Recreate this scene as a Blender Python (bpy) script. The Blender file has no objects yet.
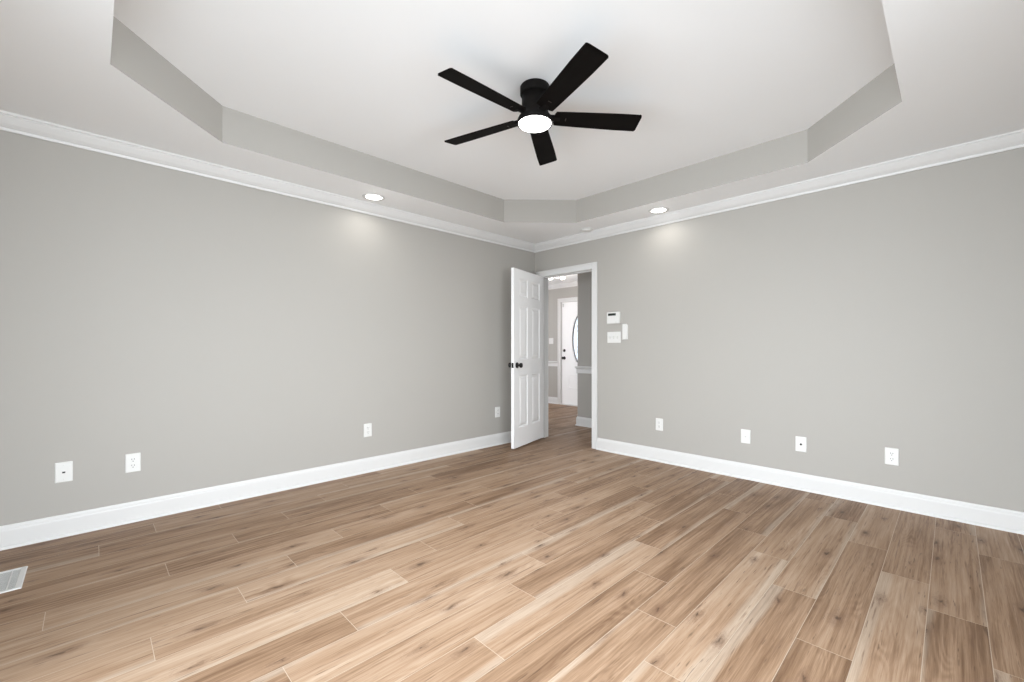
import bpy, bmesh, math, random
from mathutils import Vector, Matrix
S = bpy.context.scene
COL = S.collection
PI = math.pi

# ------------------------------------------------------------------ room numbers (metres)
XMIN, YMIN = -4.50, -4.16          # far corner of the room is the origin; left wall is y=0, right wall is x=0
HC = 2.430                         # lower ceiling
HT = 2.665                         # tray ceiling
HX = 2.74                          # front-door wall of the hall
SX = 1.053                         # stub wall in the hall
HY0, HY1 = -2.2, 3.1               # hall extent

# ------------------------------------------------------------------ camera
cam_d = bpy.data.cameras.new('camera')
cam = bpy.data.objects.new('camera', cam_d); COL.objects.link(cam)
cam.location = (-4.0391, -3.7158, 1.12)
cam.rotation_euler = (PI/2, 0, 0.79637 - PI/2)
cam_d.sensor_width = 36.0
cam_d.lens = 430.66 * 36.0 / 1024.0
cam_d.shift_y = 7.78 / 1024.0
cam_d.clip_start = 0.02
S.camera = cam

# ------------------------------------------------------------------ world, added daylight fill, exposure
S.view_settings.view_transform = 'Standard'
S.view_settings.look = 'None'
S.view_settings.gamma = 1.0
S.view_settings.use_curve_mapping = False
S.view_settings.exposure = 0.11
try:
    S.cycles.use_denoising = True
    S.cycles.max_bounces = 14
    S.cycles.diffuse_bounces = 10
    S.cycles.sample_clamp_indirect = 6.0
except Exception:
    pass
w = bpy.data.worlds.new('sky'); S.world = w; w.use_nodes = True
bg = w.node_tree.nodes['Background']
bg.inputs['Color'].default_value = (0.86, 0.93, 1.0, 1); bg.inputs['Strength'].default_value = 1.6

def area(name, loc, direction, sx, sy, power, color, spread=180):
    d = bpy.data.lights.new(name, 'AREA'); d.shape = 'RECTANGLE'; d.size = sx; d.size_y = sy
    d.energy = power; d.color = color; d.spread = math.radians(spread)
    o = bpy.data.objects.new(name, d); COL.objects.link(o); o.location = loc
    o.rotation_euler = Vector(direction).to_track_quat('-Z', 'Y').to_euler()
    return o
# fill lamps added outside the unseen glass doors, standing in for daylight
area('window_fill', (XMIN - 0.14, -2.85, 1.08), (1, 0, -0.21), 2.5, 2.0, 68, (0.87, 0.94, 1.0), 96)
area('window_fill', (-3.25, YMIN - 0.14, 1.08), (0, 1, -0.21), 2.4, 2.0, 56, (0.87, 0.94, 1.0), 96)
# upward fill lamps added outside the glass doors to brighten the ceiling
area('ceiling_fill', (XMIN - 3.8, -2.90, -0.60), (0.8, 0, 1), 8.0, 3.6, 215, (0.89, 0.95, 1.0), 170)
area('ceiling_fill', (-3.20, YMIN - 3.8, -0.60), (0, 0.8, 1), 8.0, 3.6, 215, (0.89, 0.95, 1.0), 170)
area('window_fill', (1.95, HY1 + 0.14, 1.45), (0, -1, 0), 1.1, 1.4, 5, (0.97, 0.97, 1.0))  # hall fill lamp added outside the unseen side window
area('window_fill', (-0.02, 1.85, 1.20), (1, 0, -0.02), 1.6, 1.7, 22, (0.97, 0.965, 1.0), 140)  # fill lamp added out of view to light the front door head-on

# ------------------------------------------------------------------ materials
def new_mat(name):
    m = bpy.data.materials.new(name); m.use_nodes = True
    return m, m.node_tree, m.node_tree.nodes['Principled BSDF']
def N(nt, t, **kw):
    n = nt.nodes.new(t)
    for k, v in kw.items(): setattr(n, k, v)
    return n
def flat(name, col, rough=0.5, metal=0.0, bump=0.0, bscale=300.0, spec=0.5):
    m, nt, p = new_mat(name)
    p.inputs['Base Color'].default_value = (*col, 1); p.inputs['Roughness'].default_value = rough
    p.inputs['Metallic'].default_value = metal
    p.inputs['Specular IOR Level'].default_value = spec
    tc = N(nt, 'ShaderNodeTexCoord'); nz = N(nt, 'ShaderNodeTexNoise'); nz.inputs['Scale'].default_value = bscale
    nt.links.new(tc.outputs['Object'], nz.inputs['Vector'])
    if bump:
        b = N(nt, 'ShaderNodeBump'); b.inputs['Strength'].default_value = bump; b.inputs['Distance'].default_value = 0.002
        nt.links.new(nz.outputs['Fac'], b.inputs['Height']); nt.links.new(b.outputs['Normal'], p.inputs['Normal'])
    return m
def emit(name, col, strength):
    m, nt, p = new_mat(name)
    p.inputs['Base Color'].default_value = (*col, 1)
    p.inputs['Emission Color'].default_value = (*col, 1); p.inputs['Emission Strength'].default_value = strength
    return m

M_wall = flat('grey_wall_paint', (0.396, 0.379, 0.351), 0.62, bump=0.05, spec=0.3)
M_tray = M_wall
M_ceil = flat('white_ceiling_paint', (0.865, 0.875, 0.88), 0.8, bump=0.06, spec=0.2)
M_trim = flat('white_trim_paint', (0.67, 0.665, 0.655), 0.38, spec=0.4)
M_door = flat('white_door_paint', (0.90, 0.90, 0.90), 0.42, spec=0.4)
M_black = flat('black_hardware', (0.012, 0.011, 0.010), 0.35, 0.3)
M_fan = flat('matte_black_fan', (0.008, 0.007, 0.0065), 0.6, spec=0.08)
M_blade = flat('black_wood_blade', (0.005, 0.004, 0.0036), 0.6, spec=0.05)
M_plate = flat('white_plate_plastic', (0.70, 0.695, 0.675), 0.4)
M_slot = flat('slot_dark', (0.03, 0.03, 0.03), 0.6)
M_grey = flat('grey_plastic', (0.55, 0.55, 0.53), 0.5)
M_lcd = flat('lcd_dark', (0.02, 0.024, 0.02), 0.2)
M_metal = flat('brushed_nickel', (0.55, 0.54, 0.52), 0.3, 0.9)
M_bronze = flat('dark_bronze', (0.05, 0.04, 0.035), 0.35, 0.7)
M_came = flat('dark_came', (0.10, 0.085, 0.08), 0.4, 0.5)
M_duct = flat('grey_duct', (0.10, 0.10, 0.10), 0.7)
M_fanlight = emit('fan_diffuser_glow', (1.0, 0.985, 0.95), 9.0)
M_canlight = emit('can_lens_glow', (1.0, 0.985, 0.95), 5.0)
M_bulb = emit('hall_globe_glow', (1.0, 0.95, 0.90), 1.6)

def make_glass():
    m, nt, p = new_mat('frosted_door_glass')
    p.inputs['Base Color'].default_value = (0.95, 0.97, 1, 1); p.inputs['Roughness'].default_value = 0.25
    p.inputs['Transmission Weight'].default_value = 1.0; p.inputs['IOR'].default_value = 1.1
    return m
M_glass = make_glass()
def make_window_glass():
    m, nt, p = new_mat('window_glass')
    out = nt.nodes['Material Output']
    t = N(nt, 'ShaderNodeBsdfTransparent'); g = N(nt, 'ShaderNodeBsdfGlossy'); g.inputs['Roughness'].default_value = 0.02
    mx = N(nt, 'ShaderNodeMixShader'); mx.inputs[0].default_value = 0.06
    nt.links.new(t.outputs[0], mx.inputs[1]); nt.links.new(g.outputs[0], mx.inputs[2]); nt.links.new(mx.outputs[0], out.inputs['Surface'])
    return m
M_pane = make_window_glass()

def make_floor_mat():
    m, nt, p = new_mat('oak_plank_floor')
    L = nt.links.new
    def math_(op, a, b=None, c=None, clamp=False):
        n = N(nt, 'ShaderNodeMath', operation=op); n.use_clamp = clamp
        for i, v in enumerate((a, b, c)):
            if v is None: continue
            if isinstance(v, (int, float)): n.inputs[i].default_value = v
            else: L(v, n.inputs[i])
        return n.outputs[0]
    def ramp(v, a, b, lo=0.0, hi=1.0):
        n = N(nt, 'ShaderNodeMapRange'); n.interpolation_type = 'SMOOTHSTEP'
        L(v, n.inputs['Value'])
        for k, x in (('From Min', a), ('From Max', b), ('To Min', lo), ('To Max', hi)):
            if isinstance(x, (int, float)): n.inputs[k].default_value = x
            else: L(x, n.inputs[k])
        return n.outputs['Result']
    def noise(vec, scale, detail=3.0, rough=0.55, dist=0.0):
        n = N(nt, 'ShaderNodeTexNoise'); n.inputs['Scale'].default_value = scale; n.inputs['Detail'].default_value = detail
        n.inputs['Roughness'].default_value = rough; n.inputs['Distortion'].default_value = dist
        L(vec, n.inputs['Vector']); return n.outputs['Fac']
    def mix(f, a, b):
        n = N(nt, 'ShaderNodeMix', data_type='RGBA'); n.clamp_factor = True
        if isinstance(f, (int, float)): n.inputs[0].default_value = f
        else: L(f, n.inputs[0])
        for i, v in ((6, a), (7, b)):
            if isinstance(v, tuple): n.inputs[i].default_value = (*v, 1)
            else: L(v, n.inputs[i])
        return n.outputs[2]
    uv = N(nt, 'ShaderNodeUVMap'); uv.uv_map = 'plank'
    at = N(nt, 'ShaderNodeAttribute'); at.attribute_name = 'look'
    sp = N(nt, 'ShaderNodeSeparateColor'); L(at.outputs['Color'], sp.inputs[0])
    tone, seed, sap = sp.outputs[0], sp.outputs[1], sp.outputs[2]
    su = N(nt, 'ShaderNodeSeparateXYZ'); L(uv.outputs[0], su.inputs[0])
    u, v = su.outputs[0], su.outputs[1]             # u: metres along the plank, v: 0..1 across it
    def vec(su_, sv_, off):
        c = N(nt, 'ShaderNodeCombineXYZ')
        L(math_('MULTIPLY', u, su_), c.inputs[0]); L(math_('MULTIPLY', v, sv_), c.inputs[1])
        L(math_('MULTIPLY_ADD', seed, 137.0, off), c.inputs[2]); return c.outputs[0]
    kc = N(nt, 'ShaderNodeCombineXYZ')
    L(math_('MULTIPLY_ADD', u, 2.5, math_('MULTIPLY', seed, 71.0)), kc.inputs[0]); L(math_('MULTIPLY_ADD', v, 1.25, math_('MULTIPLY', seed, 33.0)), kc.inputs[1])
    vo = N(nt, 'ShaderNodeTexVoronoi'); vo.voronoi_dimensions = '2D'; vo.feature = 'F1'; vo.inputs['Scale'].default_value = 1.0; vo.inputs['Randomness'].default_value = 0.85
    nv = N(nt, 'ShaderNodeTexNoise'); nv.inputs['Scale'].default_value = 9.0; nv.inputs['Detail'].default_value = 3.0; L(kc.outputs[0], nv.inputs['Vector'])
    mxv = N(nt, 'ShaderNodeMix', data_type='RGBA', blend_type='LINEAR_LIGHT'); mxv.inputs[0].default_value = 0.13
    L(kc.outputs[0], mxv.inputs[6]); L(nv.outputs['Color'], mxv.inputs[7]); L(mxv.outputs[2], vo.inputs['Vector'])
    vs = N(nt, 'ShaderNodeSeparateColor'); L(vo.outputs['Color'], vs.inputs[0])
    has = math_('GREATER_THAN', vs.outputs[0], 0.40); big = ramp(vs.outputs[1], 0.0, 1.0, 0.25, 1.0); kd = vo.outputs['Distance']
    heart = math_('MULTIPLY', ramp(kd, math_('MULTIPLY', big, 0.015), math_('MULTIPLY_ADD', big, 0.085, 0.01), 1.0, 0.0), has)
    halo = math_('MULTIPLY', ramp(kd, 0.03, math_('MULTIPLY_ADD', big, 0.27, 0.04), 1.0, 0.0), has)
    kring = math_('MULTIPLY', math_('MULTIPLY', math_('MULTIPLY_ADD', math_('SINE', math_('MULTIPLY', kd, 130.0)), 0.5, 0.5), ramp(kd, 0.05, 0.32, 1.0, 0.0)), has)
    broad = noise(vec(1.3, 2.2, 1.0), 1.0, 2.0)
    streak = noise(vec(1.9, 13.0, 5.0), 1.0, 4.0, 0.6, 0.3)
    fibre = noise(vec(9.0, 60.0, 9.0), 1.0, 3.0, 0.65)
    field = noise(vec(1.5, 1.9, 13.0), 1.0, 1.5, 0.4, 0.25)
    rings = math_('MULTIPLY_ADD', math_('SINE', math_('MULTIPLY', field, 110.0)), 0.5, 0.5)
    ringmask = ramp(noise(vec(0.9, 1.3, 17.0), 1.0, 1.0), 0.47, 0.66)
    # base tone of the plank, from dark brown to pale beige
    t = math_('ADD', tone, math_('MULTIPLY', math_('SUBTRACT', broad, 0.5), 0.62))
    t = math_('ADD', t, math_('MULTIPLY', math_('SUBTRACT', streak, 0.5), 0.72))
    t = math_('ADD', t, math_('MULTIPLY', math_('SUBTRACT', fibre, 0.5), 0.42))
    t = math_('ADD', t, math_('MULTIPLY', math_('MULTIPLY', math_('SUBTRACT', rings, 0.5), ringmask), 0.12))
    # cream sapwood along one edge of some planks
    wob = math_('MULTIPLY', math_('SUBTRACT', noise(vec(1.1, 0.6, 21.0), 1.0, 2.0), 0.5), 0.45)
    side = math_('GREATER_THAN', math_('FRACT', math_('MULTIPLY', seed, 7.31)), 0.5)
    ve = math_('ABSOLUTE', math_('SUBTRACT', v, side))
    edge = math_('SUBTRACT', math_('MULTIPLY', sap, 0.32), math_('SUBTRACT', ve, wob))
    sapm = math_('MULTIPLY', ramp(edge, -0.05, 0.09), ramp(sap, 0.02, 0.12))
    cr = N(nt, 'ShaderNodeValToRGB'); L(t, cr.inputs[0])
    e = cr.color_ramp.elements
    e[0].position = 0.0; e[0].color = FLOOR_RAMP[0]
    e[1].position = 1.0; e[1].color = FLOOR_RAMP[4]
    for pos, c in zip((0.28, 0.52, 0.75), FLOOR_RAMP[1:4]):
        el = e.new(pos); el.color = c
    col = cr.outputs[0]
    sapc = mix(ramp(math_('ADD', math_('MULTIPLY', fibre, 0.6), math_('MULTIPLY', streak, 0.4)), 0.35, 0.65), FLOOR_SAP[0], FLOOR_SAP[1])
    col = mix(math_('MULTIPLY', sapm, 0.52), col, sapc)
    # knots with a dark heart and a soft halo drawn out along the grain
    col = mix(math_('MULTIPLY', halo, 0.50), col, FLOOR_KNOT[1])
    col = mix(math_('MULTIPLY', kring, 0.30), col, FLOOR_KNOT[1])
    col = mix(math_('MULTIPLY', heart, math_('MULTIPLY_ADD', fibre, 0.8, 0.35), None, True), col, FLOOR_KNOT[0])
    # short dark mineral streaks
    ms = ramp(noise(vec(3.4, 13.0, 41.0), 1.0, 2.5, 0.55), 0.60, 0.74)
    col = mix(math_('MULTIPLY', ms, 0.70), col, FLOOR_KNOT[1])
    ms2 = ramp(noise(vec(9.0, 20.0, 43.0), 1.0, 2.0, 0.5), 0.66, 0.74)
    col = mix(math_('MULTIPLY', ms2, 0.55), col, FLOOR_KNOT[0])
    L(col, p.inputs['Base Color'])
    p.inputs['Specular IOR Level'].default_value = 0.17
    L(ramp(streak, 0.3, 0.7, 0.50, 0.42), p.inputs['Roughness'])
    b = N(nt, 'ShaderNodeBump'); b.inputs['Strength'].default_value = 0.10; b.inputs['Distance'].default_value = 0.001
    L(fibre, b.inputs['Height']); L(b.outputs['Normal'], p.inputs['Normal'])
    return m
FLOOR_RAMP = [(0.098, 0.052, 0.029, 1), (0.202, 0.119, 0.069, 1), (0.326, 0.211, 0.133, 1), (0.418, 0.296, 0.204, 1), (0.520, 0.402, 0.300, 1)]
FLOOR_SAP = [(0.465, 0.368, 0.278), (0.56, 0.462, 0.368)]
FLOOR_KNOT = [(0.065, 0.036, 0.022), (0.155, 0.088, 0.054)]
FLOOR_RAMP = [tuple(0.95*v for v in c[:3]) + (1,) for c in FLOOR_RAMP]; FLOOR_SAP = [tuple(0.88*v for v in c) for c in FLOOR_SAP]
M_floor = make_floor_mat()
M_seam_glint = flat('plank_seam_glint', (0.50, 0.40, 0.31), 0.6)  # pale colour paints the light caught by the plank bevels

# ------------------------------------------------------------------ mesh helpers
def B(bm, x0, y0, z0, x1, y1, z1, mi=0, mtx=None):
    co = [(x, y, z) for z in (z0, z1) for y in (y0, y1) for x in (x0, x1)]
    vs = [bm.verts.new(mtx @ Vector(c) if mtx else c) for c in co]
    for f in ((0, 2, 3, 1), (4, 5, 7, 6), (0, 1, 5, 4), (1, 3, 7, 5), (3, 2, 6, 7), (2, 0, 4, 6)):
        fc = bm.faces.new([vs[i] for i in f]); fc.material_index = mi
    return vs
def lathe(bm, prof, seg=48, mtx=None, mi=0, smooth=True, sx=1.0, sy=1.0):
    """prof: (radius, z) pairs; radius 0 makes a pole"""
    rings = []
    for r, z in prof:
        if r < 1e-6:
            v = Vector((0, 0, z)); rings.append([bm.verts.new(mtx @ v if mtx else v)])
        else:
            ring = []
            for i in range(seg):
                a = 2*PI*i/seg; v = Vector((r*math.cos(a)*sx, r*math.sin(a)*sy, z)); ring.append(bm.verts.new(mtx @ v if mtx else v))
            rings.append(ring)
    for a, b in zip(rings, rings[1:]):
        for i in range(seg):
            j = (i+1) % seg
            if len(a) == 1 and len(b) == 1: continue
            if len(a) == 1: f = bm.faces.new((a[0], b[i], b[j]))
            elif len(b) == 1: f = bm.faces.new((a[i], a[j], b[0]))
            else: f = bm.faces.new((a[i], a[j], b[j], b[i]))
            f.material_index = mi; f.smooth = smooth
def extrude_path(bm, prof, path, closed=False, mi=0):
    """prof: (out, z); path: list of (point, outward normal scaled for mitre) in plan"""
    cols = [[bm.verts.new((p[0]+n[0]*o, p[1]+n[1]*o, z)) for o, z in prof] for p, n in path]
    k = len(prof)
    for a, b in zip(cols, cols[1:]):
        for i in range(k):
            j = (i+1) % k
            bm.faces.new((a[i], b[i], b[j], a[j])).material_index = mi
    bm.faces.new(cols[0]); bm.faces.new(list(reversed(cols[-1])))
def prism(bm, pts, z0, z1, mi=0, mtx=None):
    lo = [bm.verts.new((mtx @ Vector((x, y, z0))) if mtx else (x, y, z0)) for x, y in pts]
    hi = [bm.verts.new((mtx @ Vector((x, y, z1))) if mtx else (x, y, z1)) for x, y in pts]
    bm.faces.new(list(reversed(lo))).material_index = mi; bm.faces.new(hi).material_index = mi
    n = len(pts)
    for i in range(n):
        j = (i+1) % n
        bm.faces.new((lo[i], lo[j], hi[j], hi[i])).material_index = mi
def obj(name, bm, mats, parent=None, bevel=0.0, loc=None, rot=None, seg=2):
    bmesh.ops.recalc_face_normals(bm, faces=bm.faces[:])
    me = bpy.data.meshes.new(name); bm.to_mesh(me); bm.free()
    for m in (mats if isinstance(mats, (list, tuple)) else [mats]): me.materials.append(m)
    o = bpy.data.objects.new(name, me); COL.objects.link(o)
    if parent: o.parent = parent
    if loc: o.location = loc
    if rot: o.rotation_euler = rot
    if bevel:
        b = o.modifiers.new('bevel', 'BEVEL'); b.width = bevel; b.segments = seg; b.limit_method = 'ANGLE'
    return o
def thing(name, label, cat, loc, rot=(0, 0, 0), group=None):
    o = bpy.data.objects.new(name, None); COL.objects.link(o); o.location = loc; o.rotation_euler = rot
    o.empty_display_size = 0.05
    o['label'] = label; o['category'] = cat
    if group: o['group'] = group
    return o
def struct(name, bm, mats, label, cat, **kw):
    o = obj(name, bm, mats, **kw); o['kind'] = 'structure'; o['label'] = label; o['category'] = cat
    return o
def rounded(x0, y0, x1, y1, r, n=5):
    pts = []
    for cx, cy, a0 in ((x1-r, y1-r, 0), (x0+r, y1-r, 90), (x0+r, y0+r, 180), (x1-r, y0+r, 270)):
        for i in range(n+1):
            a = math.radians(a0 + 90*i/n); pts.append((cx+r*math.cos(a), cy+r*math.sin(a)))
    return pts

# ------------------------------------------------------------------ floor: real plank layout
random.seed(11)
PW, PL, Y0 = 0.175, 1.2065, -0.141
JOINT = [-2.546, -2.80, -3.106, -2.222, -2.555, -2.97, -2.073, -2.34, -2.667, -2.95, -2.073, -2.35, -2.61, -1.768, -2.067,
         -2.358, -2.618, -1.72, -2.085, -1.192, -1.458, -1.78, -2.2]
# (row, x just inside the plank) -> tone, sapwood
TONE = {(3, -4.0): (0.54, 0.2), (4, -4.1): (0.47, 0.0), (5, -4.4): (0.60, 0.2), (6, -4.0): (0.60, 0.2), (2, -3.8): (0.52, 0.0), (7, -4.2): (0.60, 0.0), (8, -4.2): (0.58, 0.3), (1, -3.4): (0.50, 0.2), (2, -2.5): (0.46, 0.5), (4, -2.0): (0.56, 0.3), (5, -2.4): (0.56, 0.2), (7, -1.8): (0.52, 0.4), (12, -2.0): (0.40, 0.35), (13, -2.3): (0.55, 0.95), (12, -3.2): (0.58, 0.0), (16, -2.0): (0.60, 0.75), (15, -1.8): (0.42, 0.0),
        (9, -3.4): (0.72, 0.5), (10, -3.7): (0.44, 0.0), (7, -3.0): (0.66, 0.55), (6, -2.6): (0.40, 0.35), (14, -2.6): (0.42, 0.0),
        (13, -1.2): (0.38, 0.2), (14, -1.4): (0.42, 0.0), (15, -0.6): (0.36, 0.45), (12, -1.0): (0.52, 0.6), (18, -1.5): (0.44, 0.0),
        (19, -0.6): (0.46, 0.0), (19, -1.8): (0.60, 0.6), (17, -1.2): (0.54, 0.3), (20, -1.0): (0.50, 0.2), (18, -2.4): (0.34, 0.2),
        (20, -2.0): (0.40, 0.25), (8, -2.0): (0.50, 0.0), (10, -2.6): (0.56, 0.4), (10, -1.4): (0.42, 0.5), (11, -3.0): (0.60, 0.3),
        (11, -1.7): (0.56, 0.4), (8, -3.2): (0.54, 0.0), (5, -3.6): (0.58, 0.3), (3, -2.8): (0.42, 0.3), (4, -3.1): (0.40, 0.0),
        (12, -0.7): (0.42, 0.5), (21, -1.2): (0.44, 0.0), (16, -1.0): (0.52, 0.3), (9, -2.3): (0.55, 0.0)}
def build_floor():
    bm = bmesh.new()
    uvl = bm.loops.layers.uv.new('plank'); cl = bm.loops.layers.float_color.new('look')
    G = 0.0011
    def plank(x0, x1, y0, y1, tone, sap, u0, v0, v1):
        seed = random.random()
        co = [(x0+G, y0+G), (x1-G, y0+G), (x1-G, y1-G), (x0+G, y1-G)]
        f = bm.faces.new([bm.verts.new((x, y, 0)) for x, y in co])
        for l, (x, y), vv in zip(f.loops, co, (v0, v0, v1, v1)):
            l[uvl].uv = (x - u0, vv); l[cl] = (tone, seed, sap, 1)
    rows = list(range(-20, 23))
    for r in rows:
        ytop = Y0 - PW*r; ybot = ytop - PW
        jx = JOINT[r] if 0 <= r < len(JOINT) else random.uniform(-3, -1.8)
        n0 = math.floor((XMIN - jx)/PL) - 1
        for k in range(n0, 8):
            a, b = jx + k*PL, jx + (k+1)*PL
            tone, sap = random.gauss(0.47, 0.075), (random.uniform(0.2, 0.8) if random.random() < 0.5 else 0.0)
            for (rr, xx), (tt, ss) in TONE.items():
                if rr == r and a < xx < b: tone, sap = tt, ss
            a2, b2 = max(a, XMIN), min(b, HX + 0.05)
            # outside the bedroom footprint only the hall side is floored
            if ybot > 0.0: a2 = max(a2, 0.0)
            if b2 - a2 < 0.01: continue
            y1 = ytop; y0 = max(ybot, YMIN)
            if y1 - y0 < 0.005: continue
            if y1 > HY1 + 0.1: continue
            plank(a2, b2, y0, y1, tone, sap, a, 1 - (y1-y0)/PW if y0 > ybot else 0.0, 1.0)
    o = struct('floor', bm, [M_floor], 'light brown oak plank floor running from the room into the hall', 'floor')
    bm = bmesh.new(); B(bm, XMIN-0.3, YMIN-0.3, -0.12, HX+0.3, HY1+0.3, -0.0006)
    s = obj('subfloor', bm, M_seam_glint, o)  # shows in the plank gaps as painted glint
build_floor()

# ------------------------------------------------------------------ walls
T = 0.12
DY0, DY1, DH = -0.880, -0.115, 2.017       # bedroom door opening in the right wall
bm = bmesh.new(); B(bm, XMIN-T, 0, -0.1, 0.0, T, 2.8)
struct('wall_left', bm, M_wall, 'long grey painted wall on the left', 'wall')
bm = bmesh.new()
B(bm, 0, YMIN-T, -0.1, T, DY0-0.018, 2.8); B(bm, 0, DY1+0.018, -0.1, T, 1.0, 2.8); B(bm, 0, 2.7, -0.1, T, HY1, 2.8); B(bm, 0, 1.0, -0.1, T, 2.7, 0.3); B(bm, 0, 1.0, 2.1, T, 2.7, 2.8); B(bm, 0, DY0-0.018, DH+0.018, T, DY1+0.018, 2.8)
struct('wall_right', bm, M_wall, 'grey painted wall on the right with the doorway', 'wall')
def wall_with_window(name, axis, lo, hi, c, wy0, wy1, z0, z1, label, zmax=2.8):
    """axis 'x': wall is a plane x=c..c+dt running in y"""
    bm = bmesh.new()
    def bb(a0, a1, b0, b1):
        if axis == 'x': B(bm, c[0], a0, b0, c[1], a1, b1)
        else: B(bm, a0, c[0], b0, a1, c[1], b1)
    bb(lo, wy0, -0.1, zmax); bb(wy1, hi, -0.1, zmax); bb(wy0, wy1, -0.1, z0); bb(wy0, wy1, z1, zmax)
    struct(name, bm, M_wall, label, 'wall')
wall_with_window('wall_window_side', 'x', YMIN-T, T, (XMIN-T, XMIN), -4.12, -1.55, 0.06, 2.10, 'grey wall behind the camera with an added glass door')
wall_with_window('wall_back', 'y', XMIN, 0.0, (YMIN-T, YMIN), -4.44, -2.05, 0.06, 2.10, 'grey back wall behind the camera with an added glass door')
wall_with_window('wall_hall_side', 'y', T, HX, (HY1, HY1+T), 1.40, 2.50, 0.75, 2.15, 'grey hall wall with an added window')
bm = bmesh.new(); B(bm, T, HY0-T, -0.1, HX, HY0, 2.8)
struct('wall_hall_end', bm, M_wall, 'grey wall closing the end of the hall', 'wall')
bm = bmesh.new(); B(bm, SX, HY0, -0.1, SX+T, 0.118, HC+0.05)
struct('wall_hall_stub', bm, M_wall, 'short grey hall wall with white chair rail seen through the doorway', 'wall')
FD0, FD1, FDH = 0.80, 1.79, 2.045           # front door opening
bm = bmesh.new()
B(bm, HX, HY0-T, -0.1, HX+T, FD0-0.02, 2.8); B(bm, HX, FD1+0.02, -0.1, HX+T, HY1+T, 2.8); B(bm, HX, FD0-0.02, FDH+0.02, HX+T, FD1+0.02, 2.8)
struct('wall_front', bm, M_wall, 'grey hall wall holding the white front door', 'wall')
# glass doors and windows added out of view, sized and placed for the light
def window(n, axis, c, a0, a1, z0, z1, label):
    bm = bmesh.new()
    def bb(p0, p1, q0, q1, d0, d1):
        if axis == 'x': B(bm, c+d0, p0, q0, c+d1, p1, q1)
        else: B(bm, p0, c+d0, q0, p1, c+d1, q1)
    t = 0.045
    bb(a0, a0+t, z0, z1, -0.09, -0.04); bb(a1-t, a1, z0, z1, -0.09, -0.04); bb(a0, a1, z0, z0+t, -0.09, -0.04); bb(a0, a1, z1-t, z1, -0.09, -0.04)
    am = (a0+a1)/2; bb(am-0.04, am+0.04, z0, z1, -0.095, -0.035)
    f = struct('window_%d' % n, bm, M_trim, label, 'window')
    bm = bmesh.new()
    bb(a0+t, a1-t, z0+t, z1-t, -0.068, -0.064); obj('pane', bm, M_pane, f)
    bm = bmesh.new(); e = 0.07
    bb(a0-e, a0, z0-e, z1+e, 0, 0.015); bb(a1, a1+e, z0-e, z1+e, 0, 0.015); bb(a0, a1, z1, z1+e, 0, 0.015)
    obj('casing', bm, M_trim, f, bevel=0.003)
window(1, 'x', XMIN, -4.12, -1.55, 0.06, 2.10, 'unseen white framed glass door added behind the camera for daylight')
window(2, 'y', YMIN, -4.44, -2.05, 0.06, 2.10, 'unseen white framed glass door added in the back wall for daylight')
window(4, 'x', T, 1.0, 2.7, 0.3, 2.1, 'unseen white framed window added to light the front door')
# mirrored depth for the unseen window added to light the hall
bm = bmesh.new()
for a in ((1.40, 1.445, 0.75, 2.15), (2.455, 2.50, 0.75, 2.15), (1.40, 2.50, 0.75, 0.795), (1.40, 2.50, 2.105, 2.15), (1.40, 2.50, 1.43, 1.47)):
    B(bm, a[0], HY1+0.04, a[2], a[1], HY1+0.09, a[3])
f = struct('window_3', bm, M_trim, 'unseen white sash window added at the side of the hall for light', 'window')
bm = bmesh.new(); B(bm, 1.445, HY1+0.063, 0.795, 2.455, HY1+0.067, 2.105); obj('pane', bm, M_pane, f)

# ------------------------------------------------------------------ ceiling with octagonal tray
OCT = [(-3.975, -1.005), (-3.440, -0.470), (-0.980, -0.470), (-0.432, -0.985), (-0.432, -3.003), (-0.965, -3.530), (-3.440, -3.530), (-3.975, -3.003)]
P = [(XMIN, 0), (0, 0), (0, YMIN), (XMIN, YMIN)]
bm = bmesh.new()
def F(bm, pts, z): bm.faces.new([bm.verts.new((x, y, z)) for x, y in pts])
A_, B_, C_, D_, E_, F_, G_, H_ = OCT
for pts in ((P[0], P[1], C_, B_), (P[1], P[2], E_, D_), (P[2], P[3], G_, F_), (P[3], P[0], A_, H_), (P[1], D_, C_), (P[2], F_, E_), (P[3], H_, G_), (P[0], B_, A_)):
    F(bm, pts, HC)
B(bm, XMIN, YMIN, HT, 0, 0, HT+0.08)
struct('ceiling', bm, M_ceil, 'white ceiling with a raised eight-sided tray in the middle', 'ceiling')
bm = bmesh.new()
cx = sum(p[0] for p in OCT)/8; cy = sum(p[1] for p in OCT)/8
for i in range(8):
    a, b = Vector(OCT[i]), Vector(OCT[(i+1) % 8])
    lo = [bm.verts.new((*p, HC)) for p in (a, b)]; hi = [bm.verts.new((*p, HT)) for p in (a, b)]
    bm.faces.new((lo[0], lo[1], hi[1], hi[0]))
struct('wall_tray', bm, M_tray, 'grey upright band around the raised ceiling tray', 'wall')
bm = bmesh.new(); B(bm, T, HY0, HC, HX, HY1, HC+0.1)
struct('ceiling_hall', bm, M_ceil, 'white hall ceiling seen through the doorway', 'ceiling')

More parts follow.
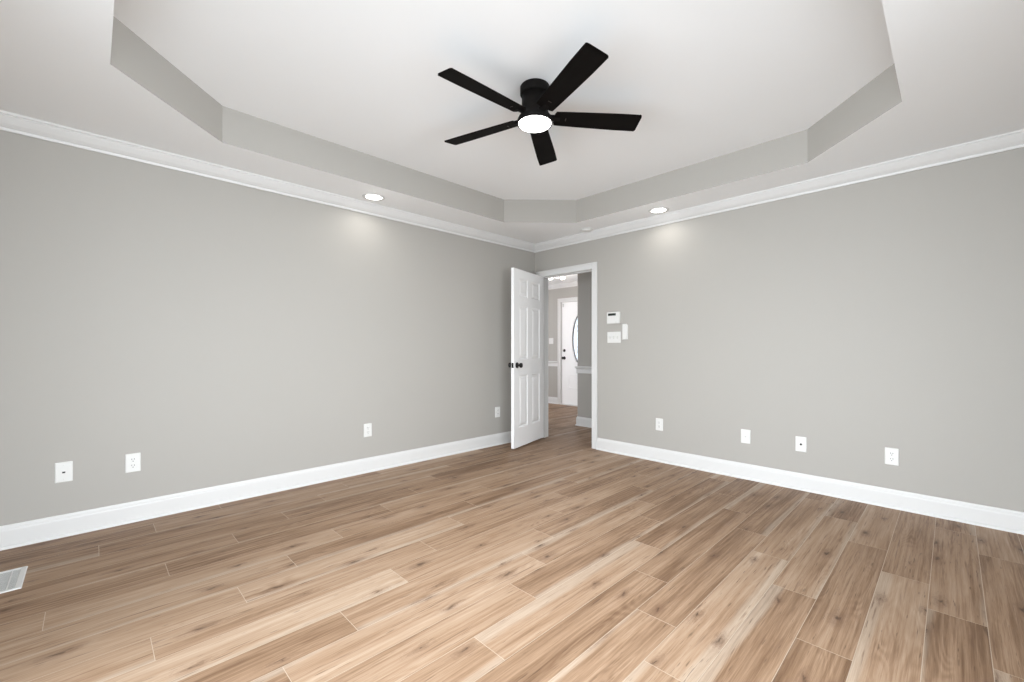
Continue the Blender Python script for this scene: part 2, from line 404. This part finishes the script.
# ------------------------------------------------------------------ trim profiles
CROWN = [(0, 0), (0.010, 0), (0.013, 0.012), (0.010, 0.016), (0.018, 0.022), (0.032, 0.034), (0.050, 0.056), (0.056, 0.066), (0.060, 0.066), (0.060, 0.074), (0.068, 0.076), (0.068, 0.088), (0, 0.088)]
crown = [(o, HC - 0.088 + z - 0.0005) for o, z in CROWN]
BASE = [(0, 0), (0.026, 0), (0.0255, 0.006), (0.023, 0.012), (0.019, 0.016), (0.0145, 0.0185), (0.0145, 0.100), (0.0125, 0.106), (0.0125, 0.112), (0.007, 0.120), (0.005, 0.128), (0, 0.130)]
def trim(name, prof, path, label, cat='trim'):
    bm = bmesh.new(); extrude_path(bm, prof, path)
    return struct(name, bm, M_trim, label, cat)
trim('trim_1', crown, [((XMIN, 0), (1, -1)), ((0, 0), (-1, -1))], 'white crown moulding along the top of the left wall', 'crown moulding')
trim('trim_2', crown, [((0, 0), (-1, -1)), ((0, YMIN), (-1, 1))], 'white crown moulding along the top of the right wall', 'crown moulding')
trim('trim_3', crown, [((0, YMIN), (-1, 1)), ((XMIN, YMIN), (1, 1))], 'white crown moulding along the back wall', 'crown moulding')
trim('trim_4', crown, [((XMIN, YMIN), (1, 1)), ((XMIN, 0), (1, -1))], 'white crown moulding along the window side wall', 'crown moulding')
trim('baseboard_left', BASE, [((XMIN, 0), (1, -1)), ((0, 0), (-1, -1))], 'white baseboard along the left wall', 'baseboard')
trim('baseboard_right', BASE, [((0, DY0-0.0725), (-1, 0)), ((0, YMIN), (-1, 1))], 'white baseboard along the right wall', 'baseboard')
trim('baseboard_back', BASE, [((0, YMIN), (-1, 1)), ((-1.98, YMIN), (0, 1))], 'white baseboard along the back wall', 'baseboard')
trim('baseboard_window_side', BASE, [((XMIN, -1.48), (1, 0)), ((XMIN, 0), (1, -1))], 'white baseboard beside the glass door', 'baseboard')
# hall trim
RAIL = [(0, 0), (0.010, 0), (0.014, 0.012), (0.012, 0.030), (0.012, 0.060), (0.018, 0.072), (0.030, 0.084), (0.030, 0.098), (0.024, 0.104), (0, 0.104)]
rail = [(o, 0.762 + z) for o, z in RAIL]
stub_path = [((SX, HY0), (-1, 0)), ((SX, 0.118), (-1, 1)), ((SX+T, 0.118), (1, 1)), ((SX+T, HY0), (1, 0))]
trim('baseboard_hall_stub', BASE, stub_path, 'white baseboard on the short hall wall', 'baseboard')
trim('trim_5', rail, stub_path, 'white chair rail on the short hall wall', 'chair rail')
trim('baseboard_front', BASE, [((HX, HY1), (-1, 0)), ((HX, FD1+0.085), (-1, 0))], 'white baseboard left of the front door', 'baseboard')
trim('trim_6', rail, [((HX, HY1), (-1, 0)), ((HX, FD1+0.085), (-1, 0))], 'white chair rail left of the front door', 'chair rail')
trim('trim_7', crown, [((HX, HY1), (-1, 0)), ((HX, HY0), (-1, 0))], 'white crown moulding above the front door', 'crown moulding')

# casings and jambs
def casing_profile(bm, a0, a1, z0, z1, xface, sgn, wd=0.072):
    """flat casing with a stepped outer band, on plane x=xface, projecting by sgn"""
    def bx(p0, p1, q0, q1, d): B(bm, min(xface, xface+sgn*d), p0, q0, max(xface, xface+sgn*d), p1, q1)
    for s, e in ((a0, -1), (a1, 1)):
        o = s + e*wd; i = o - e*0.018
        bx(min(s, i), max(s, i), z0, z1+wd-0.018, 0.013)
        bx(min(i, o), max(i, o), z0, z1+wd, 0.019)
    bx(a0, a1, z1, z1+wd-0.018, 0.013); bx(a0-wd+0.018, a1+wd-0.018, z1+wd-0.018, z1+wd, 0.019)
bm = bmesh.new(); casing_profile(bm, DY0, DY1, 0, DH, 0.0, -1)
struct('trim_8', bm, M_trim, 'white casing around the bedroom doorway', 'door casing', bevel=0.003)
bm = bmesh.new(); casing_profile(bm, DY0, DY1, 0, DH, T, 1)
struct('trim_9', bm, M_trim, 'white casing on the hall side of the bedroom doorway', 'door casing', bevel=0.003)
bm = bmesh.new()
B(bm, -0.001, DY0-0.018, 0, T+0.001, DY0, DH); B(bm, -0.001, DY1, 0, T+0.001, DY1+0.018, DH); B(bm, -0.001, DY0-0.018, DH, T+0.001, DY1+0.018, DH+0.018)
B(bm, 0.040, DY0, 0, 0.075, DY0+0.011, DH); B(bm, 0.040, DY1-0.011, 0, 0.075, DY1, DH); B(bm, 0.040, DY0, DH-0.011, 0.075, DY1, DH)
struct('trim_10', bm, M_trim, 'white jamb lining the bedroom doorway', 'door jamb', bevel=0.001)
bm = bmesh.new(); casing_profile(bm, FD0-0.012, FD1+0.012, 0, FDH+0.012, HX, -1, 0.075)
B(bm, HX-0.001, FD0-0.02, 0, HX+T, FD0-0.004, FDH); B(bm, HX-0.001, FD1+0.004, 0, HX+T, FD1+0.02, FDH); B(bm, HX-0.001, FD0-0.02, FDH+0.004, HX+T, FD1+0.02, FDH+0.02)
struct('trim_11', bm, M_trim, 'white casing around the front door', 'door casing', bevel=0.003)
bm = bmesh.new(); B(bm, HX-0.03, FD0-0.004, 0.0, HX+T, FD1+0.004, 0.018)
struct('trim_12', bm, M_trim, 'pale threshold below the front door', 'threshold', bevel=0.004)

# ------------------------------------------------------------------ bedroom door (six panels, standing open)
DW, DT, DTOP = 0.742, 0.035, 1.992
def knob_bm(mtx):
    bm = bmesh.new()
    lathe(bm, [(0, 0), (0.032, 0), (0.033, 0.004), (0.029, 0.010), (0.014, 0.013), (0.0115, 0.018), (0.0115, 0.032), (0.018, 0.037), (0.0265, 0.045), (0.0285, 0.054), (0.025, 0.063), (0.014, 0.068), (0, 0.069)], 32, mtx)
    return bm
def build_door():
    # local frame: x along the leaf from the hinge, y across its thickness (+y = side facing the camera), z up
    bm = bmesh.new()
    fr = 0.0085
    B(bm, 0, fr, 0, DW, DT-fr, DTOP)
    st, mu = 0.112, 0.100
    pw = (DW - 2*st - mu)/2
    rows = [(0.215, 0.800), (0.985, 1.585), (1.690, 1.895)]
    xs = [(st, st+pw), (st+pw+mu, DW-st)]
    for (f0, f1, s) in ((0, fr, -1), (DT-fr, DT, 1)):
        B(bm, 0, f0, 0, st, f1, DTOP); B(bm, DW-st, f0, 0, DW, f1, DTOP); B(bm, st+pw, f0, 0, st+pw+mu, f1, DTOP)
        zs = [0.0] + [z for r in rows for z in r] + [DTOP]
        for i in range(0, len(zs), 2):
            for x0, x1 in xs: B(bm, x0, f0, zs[i], x1, f1, zs[i+1])
        face = DT if s > 0 else 0.0
        for z0, z1 in rows:
            for x0, x1 in xs:
                # sloping sticking all round, then a raised and fielded centre
                def ring(i0, y0, i1, y1):
                    a = [(x0+i0, z0+i0), (x1-i0, z0+i0), (x1-i0, z1-i0), (x0+i0, z1-i0)]
                    b = [(x0+i1, z0+i1), (x1-i1, z0+i1), (x1-i1, z1-i1), (x0+i1, z1-i1)]
                    va = [bm.verts.new((x, y0, z)) for x, z in a]; vb = [bm.verts.new((x, y1, z)) for x, z in b]
                    for k in range(4):
                        j = (k+1) % 4; bm.faces.new((va[k], va[j], vb[j], vb[k]))
                    return vb
                ring(-0.0005, face, 0.012, face - s*0.0078)
                ring(0.012, face - s*0.0078, 0.022, face - s*0.0078)
                vb = ring(0.022, face - s*0.0078, 0.044, face - s*0.0015)
                bm.faces.new(vb)
    d = struct('door_1', bm, M_door, 'white six-panel bedroom door standing open at the corner', 'door')
    ang = math.radians(74.6)
    # closed leaf would point along -y with the camera face toward +x
    d.location = (-0.012, -0.121, 0.020)
    # rotate local +x to the open direction, local +y to the camera side
    dirx = Vector((-math.sin(ang), -math.cos(ang), 0)); diry = Vector((math.cos(ang), -math.sin(ang), 0))
    # right-handed frame needs x cross y = +z
    d.rotation_euler = (0, 0, math.atan2(dirx.y, dirx.x))
    assert abs(Vector((-dirx.y, dirx.x, 0)).dot(diry) - 1) < 1e-4, (dirx, diry)
    kz, kx = 0.917, DW - 0.064
    k1 = obj('door_knob', knob_bm(Matrix.Translation((kx, DT, kz)) @ Matrix.Rotation(-PI/2, 4, 'X')), M_black, d); k1['label'] = 'black round knob'
    k2 = obj('door_knob', knob_bm(Matrix.Translation((kx, 0, kz)) @ Matrix.Rotation(PI/2, 4, 'X')), M_black, d); k2['label'] = 'black round knob'
    bm = bmesh.new(); B(bm, DW-0.0005, DT/2-0.0125, kz-0.028, DW+0.0012, DT/2+0.0125, kz+0.028); B(bm, DW, DT/2-0.006, kz-0.009, DW+0.010, DT/2+0.006, kz+0.009)
    obj('latch_plate', bm, M_black, d)
    for hz in (0.22, 1.02, 1.80):
        bm = bmesh.new()
        lathe(bm, [(0, hz-0.045), (0.006, hz-0.045), (0.006, hz+0.045), (0, hz+0.045)], 12, Matrix.Translation((-0.004, -0.005, 0)))
        B(bm, -0.0015, 0.0, hz-0.044, 0.0, DT-0.004, hz+0.044)
        obj('hinge', bm, M_black, d)
build_door()

# ------------------------------------------------------------------ front door with oval glass
def build_front_door():
    W0, W1, Z0, Z1 = FD0, FD1, 0.02, FDH
    oy, oz, oa, ob = 1.265, 1.311, 0.255, 0.535
    x0, x1 = HX+0.02, HX+0.064
    bm = bmesh.new(); n = 96
    angs = sorted(set([2*PI*i/n for i in range(n)] + [math.atan2(z-oz, y-oy) % (2*PI) for y in (W0, W1) for z in (Z0, Z1)]))
    def rect(a):
        dy, dz = math.cos(a), math.sin(a); t = 1e9
        if dy > 1e-9: t = min(t, (W1-oy)/dy)
        if dy < -1e-9: t = min(t, (W0-oy)/dy)
        if dz > 1e-9: t = min(t, (Z1-oz)/dz)
        if dz < -1e-9: t = min(t, (Z0-oz)/dz)
        return oy+dy*t, oz+dz*t
    def ell(a, k=0.0):
        dy, dz = math.cos(a), math.sin(a); r = 1/math.sqrt((dy/(oa+k))**2 + (dz/(ob+k))**2)
        return oy+dy*r, oz+dz*r
    R = [[bm.verts.new((x, *f(a))) for a in angs] for x in (x0, x1) for f in (rect, ell)]
    m = len(angs)
    for i in range(m):
        j = (i+1) % m
        bm.faces.new((R[0][i], R[0][j], R[1][j], R[1][i])); bm.faces.new((R[2][i], R[2][j], R[3][j], R[3][i]))
        bm.faces.new((R[0][i], R[0][j], R[2][j], R[2][i])); bm.faces.new((R[1][i], R[1][j], R[3][j], R[3][i]))
    d = struct('door_2', bm, M_door, 'white front door with an oval leaded glass, seen down the hall', 'door')
    # moulding ring round the glass
    def ring(name, k0, k1, d0, d1, mat):
        bm = bmesh.new()
        Q = [[bm.verts.new((x, *ell(a, k))) for a in angs] for x, k in ((d1, k0), (d0, k0*0.7+k1*0.3), (d0, k0*0.3+k1*0.7), (d1, k1))]
        for q in range(4):
            for i in range(m):
                j = (i+1) % m; bm.faces.new((Q[q][i], Q[q][j], Q[(q+1) % 4][j], Q[(q+1) % 4][i]))
        return obj(name, bm, mat, d)
    ring('glass_frame', 0.004, 0.034, x0-0.012, x0, M_door)
    c = ring('glass_rim', -0.008, 0.004, x0-0.010, x0+0.01, M_came); c['label'] = 'dark oval rim around the glass'
    bm = bmesh.new(); vs = [bm.verts.new((x0+0.018, *ell(a, -0.002))) for a in angs]; vs2 = [bm.verts.new((x0+0.024, *ell(a, -0.002))) for a in angs]
    bm.faces.new(vs); bm.faces.new(list(reversed(vs2)))
    for i in range(m):
        j = (i+1) % m; bm.faces.new((vs[i], vs[j], vs2[j], vs2[i]))
    g = obj('oval_glass', bm, M_glass, d)
    bm = bmesh.new()
    for k in (-0.07, -0.135):
        Q = [[bm.verts.new((x, *ell(a, kk))) for a in angs] for x in (x0+0.0145, x0+0.0175) for kk in (k-0.003, k+0.003)]
        for p, q in ((0, 1), (1, 3), (3, 2), (2, 0)):
            for i in range(m):
                j = (i+1) % m; bm.faces.new((Q[p][i], Q[p][j], Q[q][j], Q[q][i]))
    for a in range(0, 360, 45):
        r0, r1 = ell(math.radians(a), -0.135), ell(math.radians(a), -0.004)
        v0, v1 = Vector((x0+0.016, *r0)), Vector((x0+0.016, *r1)); dd = (v1-v0).normalized(); s = dd.cross(Vector((1, 0, 0)))*0.003
        vv = [bm.verts.new(q+Vector((e, 0, 0))) for e in (-0.0015, 0.0015) for q in (v0-s, v0+s, v1+s, v1-s)]
        for f in ((0, 1, 2, 3), (4, 7, 6, 5), (0, 4, 5, 1), (1, 5, 6, 2), (2, 6, 7, 3), (3, 7, 4, 0)): bm.faces.new([vv[i] for i in f])
    obj('leading', bm, M_metal, d)
    for y0, y1 in ((1.395, 1.635), (0.955, 1.195)):
        bm = bmesh.new(); za, zb = 0.33, 0.615; t = 0.022
        for a in ((y0, y1, za, za+t), (y0, y1, zb-t, zb), (y0, y0+t, za, zb), (y1-t, y1, za, zb)): B(bm, x0-0.009, a[0], a[2], x0, a[1], a[3])
        B(bm, x0-0.006, y0+0.05, za+0.05, x0, y1-0.05, zb-0.05)
        obj('door_panel', bm, M_door, d, bevel=0.003)
    kb = Matrix.Translation((x0, FD1-0.062, 0.935)) @ Matrix.Rotation(-PI/2, 4, 'Y')
    k = obj('door_knob', knob_bm(kb), M_black, d); k['label'] = 'black round knob'
    bm = bmesh.new(); lathe(bm, [(0, 0), (0.029, 0), (0.030, 0.006), (0.024, 0.014), (0.012, 0.016), (0.012, 0.022), (0, 0.022)], 28, Matrix.Translation((x0, FD1-0.062, 1.085)) @ Matrix.Rotation(-PI/2, 4, 'Y'))
    k = obj('deadbolt', bm, M_black, d); k['label'] = 'black round deadbolt above the knob'
    bm = bmesh.new(); B(bm, x0-0.016, FD1-0.045, Z1-0.085, x0, FD1-0.025, Z1-0.025); obj('door_sensor', bm, M_grey, d, bevel=0.002)
build_front_door()

# ------------------------------------------------------------------ ceiling fan
def build_fan():
    cx, cy = -2.165, -1.993
    f = thing('ceiling_fan', 'black five-blade ceiling fan with a glowing round light, hugging the raised tray ceiling', 'ceiling fan', (cx, cy, HT))
    bm = bmesh.new()
    lathe(bm, [(0, 0), (0.084, 0), (0.087, -0.004), (0.087, -0.044), (0.083, -0.050), (0.076, -0.052), (0, -0.052)], 56)
    obj('canopy', bm, M_fan, f)
    bm = bmesh.new()
    lathe(bm, [(0, -0.048), (0.077, -0.048), (0.077, -0.125), (0.079, -0.150), (0.086, -0.168), (0.096, -0.182), (0.103, -0.196), (0.1045, -0.206), (0.1025, -0.210), (0, -0.210)], 56)
    obj('motor_housing', bm, M_fan, f)
    bm = bmesh.new()
    lathe(bm, [(0.1000, -0.208), (0.1035, -0.210), (0.1035, -0.219), (0.0995, -0.221), (0.098, -0.216), (0.1000, -0.208)], 56)
    obj('light_ring', bm, M_fan, f)
    bm = bmesh.new()
    lathe(bm, [(0, -0.209), (0.0945, -0.209), (0.0955, -0.218), (0.092, -0.2235), (0.08, -0.2265), (0.045, -0.2285), (0, -0.229)], 56)
    obj('light_diffuser', bm, M_fanlight, f)
    r0, r1 = 0.122, 0.632
    pitch = math.radians(13)
    for k in range(5):
        a = math.radians(177.6 + 72*k)
        mt = Matrix.Rotation(a, 4, 'Z') @ Matrix.Translation((0, 0, -0.180)) @ Matrix.Rotation(-pitch, 4, 'X')
        # outline: slim root widening outward, round corners at the tip
        def half(x):
            t = (x-r0)/(r1-r0); return 0.053 + 0.013*min(1, t*1.35)**0.8
        up, lo = [], []
        n = 16
        for i in range(n+1):
            x = r0 + (r1-0.014-r0)*i/n; up.append((x, half(x))); lo.append((x, -half(x)))
        hw = half(r1); tip = []
        for i in range(1, 7):
            q = math.radians(90 - 15*i); tip.append((r1-0.014+0.014*math.cos(q), hw-0.014+0.014*math.sin(q)))
        tip2 = [(x, -y) for x, y in reversed(tip)]
        root = [(r0-0.010, -0.030), (r0-0.010, 0.030)]
        # slot at the root of every blade where the arm shows through
        pts = lo + tip2 + tip + list(reversed(up)) 
        bm = bmesh.new()
        pts = [(r0-0.008, -0.034)] + lo + tip2 + tip + list(reversed(up)) + [(r0-0.008, 0.034)]
        prism(bm, pts, -0.003, 0.003, mtx=mt)
        b = obj('blade', bm, M_blade, f, bevel=0.0012, seg=1)
        bm = bmesh.new()
        arm = [(0.070, -0.022), (0.130, -0.020), (0.165, -0.034), (0.215, -0.034), (0.215, 0.034), (0.165, 0.034), (0.130, 0.020), (0.070, 0.022)]
        prism(bm, arm, 0.003, 0.009, mtx=mt)
        # tongue of the arm under the root
        prism(bm, [(0.075, -0.016), (0.150, -0.014), (0.150, 0.014), (0.075, 0.016)], -0.0065, -0.003, mtx=mt)
        obj('blade_arm', bm, M_fan, b, bevel=0.001, seg=1)
        bm = bmesh.new()
        prism(bm, rounded(0.182, -0.011, 0.187, 0.011, 0.002, 2), -0.0055, -0.003, mtx=mt)
        obj('screw_cover', bm, M_bronze, b)
    # the fan's own light
    d = bpy.data.lights.new('fan_light', 'AREA'); d.shape = 'DISK'; d.size = 0.19; d.energy = 8; d.color = (1, 0.98, 0.95)
    l = bpy.data.objects.new('fan_light', d); COL.objects.link(l); l.location = (cx, cy, HT-0.232)
build_fan()

# ------------------------------------------------------------------ recessed lights and smoke alarm
CAN_W = 2.3
def can(x, y, label, tilt):
    t = thing('recessed_light', label, 'ceiling light', (x, y, HC), group='recessed ceiling lights')
    bm = bmesh.new(); lathe(bm, [(0.066, 0.0), (0.066, -0.002), (0.071, -0.0065), (0.086, -0.0065), (0.094, -0.003), (0.095, 0.0)], 48)
    obj('trim_ring', bm, M_trim, t)
    bm = bmesh.new(); lathe(bm, [(0, -0.0025), (0.0665, -0.0025), (0.0665, 0.0), (0, 0.0)], 48)
    obj('lens', bm, M_canlight, t)
    d = bpy.data.lights.new('can_light', 'AREA'); d.shape = 'DISK'; d.size = 0.12; d.energy = CAN_W;d.color = (1, 0.97, 0.92)
    l = bpy.data.objects.new('can_light', d); COL.objects.link(l); l.location = (x, y, HC-0.012); l.rotation_euler = tilt
can(-2.293, -0.225, 'glowing round recessed light in the ceiling border above the left wall', (-0.34, 0, 0))
can(-0.200, -1.775, 'glowing round recessed light in the ceiling border above the right wall', (0, 0.34, 0))
t = thing('smoke_alarm', 'small unlit white round smoke alarm on the ceiling border near the corner', 'smoke alarm', (-0.148, -0.912, HC))
bm = bmesh.new(); lathe(bm, [(0, 0), (0.066, 0), (0.067, -0.006), (0.060, -0.008), (0, -0.008)], 40); obj('base', bm, M_plate, t)
bm = bmesh.new(); lathe(bm, [(0.054, -0.007), (0.054, -0.014), (0.047, -0.020), (0.030, -0.022), (0.028, -0.020), (0.018, -0.020), (0.016, -0.023), (0, -0.023)], 40); obj('cover', bm, M_plate, t)

# ------------------------------------------------------------------ wall plates
# plate local frame: x = right as seen facing the wall, z up, -y = out of the wall
def wall_frame(wall, s, z):
    if wall == 'L': return (s, 0.0, z), (0, 0, 0)            # on y=0, facing -y
    if wall == 'R': return (0.0, s, z), (0, 0, -PI/2)        # on x=0, facing -x
    if wall == 'F': return (HX, s, z), (0, 0, -PI/2)
def plate_bm(hw, hh, d=0.006):
    bm = bmesh.new()
    a = rounded(-hw, -hh, hw, hh, 0.004, 3); b = rounded(-hw+0.005, -hh+0.005, hw-0.005, hh-0.005, 0.003, 3)
    r = [[bm.verts.new((x, y, z)) for x, z in p] for y, p in ((0.0, a), (-0.003, a), (-d, b))]
    n = len(a)
    for p, q in zip(r, r[1:]):
        for i in range(n):
            j = (i+1) % n; bm.faces.new((p[i], p[j], q[j], q[i]))
    bm.faces.new(r[0]); bm.faces.new(r[-1])
    return bm
RY = Matrix.Rotation(PI/2, 4, 'X')       # lathe axis z -> -y
def screw(par, x, z):
    bm = bmesh.new(); lathe(bm, [(0, 0.0075), (0.0028, 0.0072), (0.0034, 0.0055), (0, 0.0055)], 14, Matrix.Translation((x, 0, z)) @ RY)
    obj('screw', bm, M_plate, par)
def duplex(wall, s, z, label):
    loc, rot = wall_frame(wall, s, z)
    t = thing('wall_outlet', label, 'outlet', loc, rot, 'power outlets along the walls')
    obj('plate', plate_bm(0.0375, 0.060), M_plate, t)
    for dz in (0.0195, -0.0195):
        bm = bmesh.new()
        pts = [(0.0175*math.cos(2*PI*i/32), max(-0.0142, min(0.0142, 0.0175*math.sin(2*PI*i/32)))) for i in range(32)]
        mt = Matrix.Translation((0, 0, dz)) @ RY
        prism(bm, pts, 0.005, 0.0088, 0, mt)
        for sx in (-0.0063, 0.0063):
            prism(bm, [(sx-0.0013, 0.001), (sx+0.0013, 0.001), (sx+0.0013, 0.009), (sx-0.0013, 0.009)], 0.0085, 0.0091, 1, mt)
        prism(bm, [(0.0027*math.cos(2*PI*i/12), -0.0075+0.0027*math.sin(2*PI*i/12)) for i in range(12)], 0.0085, 0.0091, 1, mt)
        obj('receptacle', bm, [M_plate, M_slot], t)
    screw(t, 0, 0)
def cable(wall, s, z, label, kind, hw=0.0375):
    loc, rot = wall_frame(wall, s, z)
    t = thing('cable_wall_plate', label, 'wall plate', loc, rot)
    obj('plate', plate_bm(hw, 0.060), M_plate, t)
    if kind == 'coax':
        bm = bmesh.new(); lathe(bm, [(0, 0.005), (0.0075, 0.005), (0.0075, 0.008), (0.0050, 0.008), (0.0050, 0.016), (0.003, 0.016), (0.003, 0.011), (0, 0.011)], 24, RY)
        obj('coax_jack', bm, M_slot, t)
    elif kind == 'phone':
        bm = bmesh.new(); B(bm, -0.009, -0.0085, -0.008, 0.009, -0.005, 0.008); B(bm, -0.0065, -0.0088, -0.0055, 0.0065, -0.0082, 0.004, 1)
        obj('phone_jack', bm, [M_plate, M_slot], t)
    else:
        bm = bmesh.new(); lathe(bm, [(0, 0.0082), (0.0055, 0.0078), (0.0065, 0.005), (0, 0.005)], 20, RY)
        obj('jack', bm, M_grey, t)
    screw(t, 0, 0.042); screw(t, 0, -0.042)
cable('L', -4.154, 0.383, 'white plate with one small dark jack hole, nearest the left edge on the left wall', 'phone')
duplex('L', -3.843, 0.381, 'white duplex outlet low on the left wall, close beside the cable jack plate')
duplex('L', -2.239, 0.380, 'white outlet alone low in the middle of the left wall')
duplex('L', -0.641, 0.381, 'shaded white outlet low on the left wall right beside the open door')
duplex('R', -1.682, 0.368, 'white outlet on the right wall nearest the doorway')
cable('R', -2.470, 0.364, 'plain white plate with a pale jack, second from the doorway on the right wall', 'pale')
cable('R', -2.875, 0.361, 'white plate with a dark coax jack in its centre on the right wall', 'coax')
duplex('R', -3.418, 0.360, 'white duplex outlet on the right wall farthest from the doorway')

# alarm keypad, switches and remote beside the doorway
loc, rot = wall_frame('R', -1.166, 1.452)
t = thing('alarm_keypad', 'white alarm keypad with a small dark display, above the light switches by the doorway', 'keypad', loc, rot)
bm = bmesh.new(); B(bm, -0.079, -0.026, -0.063, 0.079, 0, 0.063); obj('body', bm, M_plate, t, bevel=0.006, seg=3)
bm = bmesh.new(); B(bm, -0.062, -0.0275, 0.024, 0.034, -0.024, 0.050); o = obj('display', bm, M_lcd, t, bevel=0.001); o['label'] = 'small dark display'
bm = bmesh.new(); B(bm, -0.074, -0.0295, -0.056, 0.074, -0.024, 0.010); fl = obj('flip_cover', bm, M_plate, t, bevel=0.003)
bm = bmesh.new(); B(bm, 0.028, -0.0310, -0.050, 0.048, -0.029, -0.046); obj('finger_lip', bm, M_grey, fl)
bm = bmesh.new(); lathe(bm, [(0, 0.0272), (0.003, 0.027), (0.003, 0.024), (0, 0.024)], 14, Matrix.Translation((0.058, 0, 0.040)) @ RY); obj('indicator', bm, M_grey, t)
loc, rot = wall_frame('R', -1.162, 1.243)
t = thing('switch_plate', 'white plate with three light switches, under the alarm keypad', 'light switch', loc, rot)
obj('plate', plate_bm(0.082, 0.060), M_plate, t)
for k in (-1, 0, 1):
    bm = bmesh.new(); B(bm, k*0.046-0.006, -0.008, -0.0125, k*0.046+0.006, -0.005, 0.0125, 1)
    B(bm, k*0.046-0.004, -0.019, -0.004, k*0.046+0.004, -0.006, 0.007, 0, Matrix.Translation((0, 0, 0)))
    obj('toggle', bm, [M_plate, M_grey], t, bevel=0.0012)
    screw(t, k*0.046, 0.030); screw(t, k*0.046, -0.030)
loc, rot = wall_frame('R', -1.302, 1.300)
t = thing('remote_holder', 'slim upright white remote in a wall holder, right of the light switches', 'remote control', loc, rot)
bm = bmesh.new(); B(bm, -0.030, -0.008, -0.082, 0.030, 0, 0.070); B(bm, -0.030, -0.022, -0.082, 0.030, -0.008, -0.076)
obj('cradle', bm, M_plate, t, bevel=0.002)
bm = bmesh.new(); B(bm, -0.027, -0.021, -0.076, 0.027, -0.008, 0.082); o = obj('remote', bm, M_plate, t, bevel=0.006, seg=3)
for bz in (0.055, 0.028, 0.002):
    bm = bmesh.new(); B(bm, -0.011, -0.0225, bz-0.008, 0.011, -0.0195, bz+0.008); obj('button', bm, M_plate, o, bevel=0.0012)
loc, rot = wall_frame('F', 2.058, 1.280)
t = thing('switch_plate', 'small white switch plate on the hall wall left of the front door', 'light switch', loc, rot)
obj('plate', plate_bm(0.058, 0.060), M_plate, t)
for k in (-0.5, 0.5):
    bm = bmesh.new(); B(bm, k*0.046-0.004, -0.019, -0.004, k*0.046+0.004, -0.005, 0.007); obj('toggle', bm, M_plate, t, bevel=0.0012)

# ------------------------------------------------------------------ floor register
t = thing('floor_register', 'white metal floor vent grille set in the planks at the left edge', 'floor vent', (-4.345, -0.530, 0))
bm = bmesh.new()
hx, hy, fx, fy = 0.075, 0.143, 0.024, 0.020
loops = []
for ex, ey, z in ((hx, hy, 0.0), (hx-0.004, hy-0.004, 0.005), (hx-fx+0.003, hy-fy+0.003, 0.005), (hx-fx, hy-fy, 0.0008)):
    loops.append([bm.verts.new((sx*ex, sy*ey, z)) for sx, sy in ((-1, -1), (1, -1), (1, 1), (-1, 1))])
for p, q in zip(loops, loops[1:]):
    for i in range(4):
        j = (i+1) % 4; bm.faces.new((p[i], p[j], q[j], q[i]))
obj('frame', bm, M_trim, t)
bm = bmesh.new(); B(bm, -hx+fx-0.003, -hy+fy-0.003, 0.0003, hx-fx+0.003, hy-fy+0.003, 0.0010); o = obj('duct_opening', bm, M_duct, t); o['label'] = 'grey opening under the louvres'
n = 19
for i in range(n):
    y = -hy+fy + (2*hy-2*fy)*(i+0.5)/n
    bm = bmesh.new(); B(bm, -hx+fx-0.002, y-0.0028, 0.0012, hx-fx+0.002, y+0.0028, 0.0030); obj('louvre', bm, M_grey, t)
bm = bmesh.new(); B(bm, 0.024, -hy+fy, 0.0030, 0.029, hy-fy, 0.0045); obj('divider_bar', bm, M_trim, t)

# ------------------------------------------------------------------ hall ceiling lamp
lx, ly = 1.66, 1.02
t = thing('hall_ceiling_lamp', 'ceiling lamp with glowing glass globes in the hall beyond the doorway', 'ceiling lamp', (lx, ly, HC))
bm = bmesh.new(); lathe(bm, [(0, 0), (0.065, 0), (0.066, -0.008), (0.045, -0.020), (0.012, -0.024), (0.010, -0.070), (0.014, -0.076), (0.010, -0.084), (0, -0.086)], 32); obj('canopy', bm, M_metal, t)
for k, a in enumerate((100, 220, 340)):
    a = math.radians(a); ex, ey = 0.125*math.cos(a), 0.125*math.sin(a)
    bm = bmesh.new()
    mt = Matrix.Rotation(a, 4, 'Z'); B(bm, 0.0, -0.005, -0.056, 0.125, 0.005, -0.046, 0, mt)
    lathe(bm, [(0, -0.040), (0.022, -0.040), (0.024, -0.056), (0, -0.058)], 20, Matrix.Translation((ex, ey, 0)))
    arm = obj('arm', bm, M_metal, t)
    bm = bmesh.new(); lathe(bm, [(0, -0.056), (0.022, -0.058), (0.040, -0.070), (0.047, -0.088), (0.042, -0.106), (0.024, -0.118), (0, -0.121)], 24, Matrix.Translation((ex, ey, 0)))
    obj('glass_globe', bm, M_bulb, arm)
    bm = bmesh.new(); lathe(bm, [(0, -0.119), (0.008, -0.120), (0.009, -0.128), (0.004, -0.136), (0, -0.137)], 12, Matrix.Translation((ex, ey, 0)))
    obj('finial', bm, M_bronze, arm)
d = bpy.data.lights.new('hall_lamp_light', 'POINT'); d.energy = 16; d.color = (1.0, 0.92, 0.88); d.shadow_soft_size = 0.08
l = bpy.data.objects.new('hall_lamp_light', d); COL.objects.link(l); l.location = (lx, ly, HC-0.20)
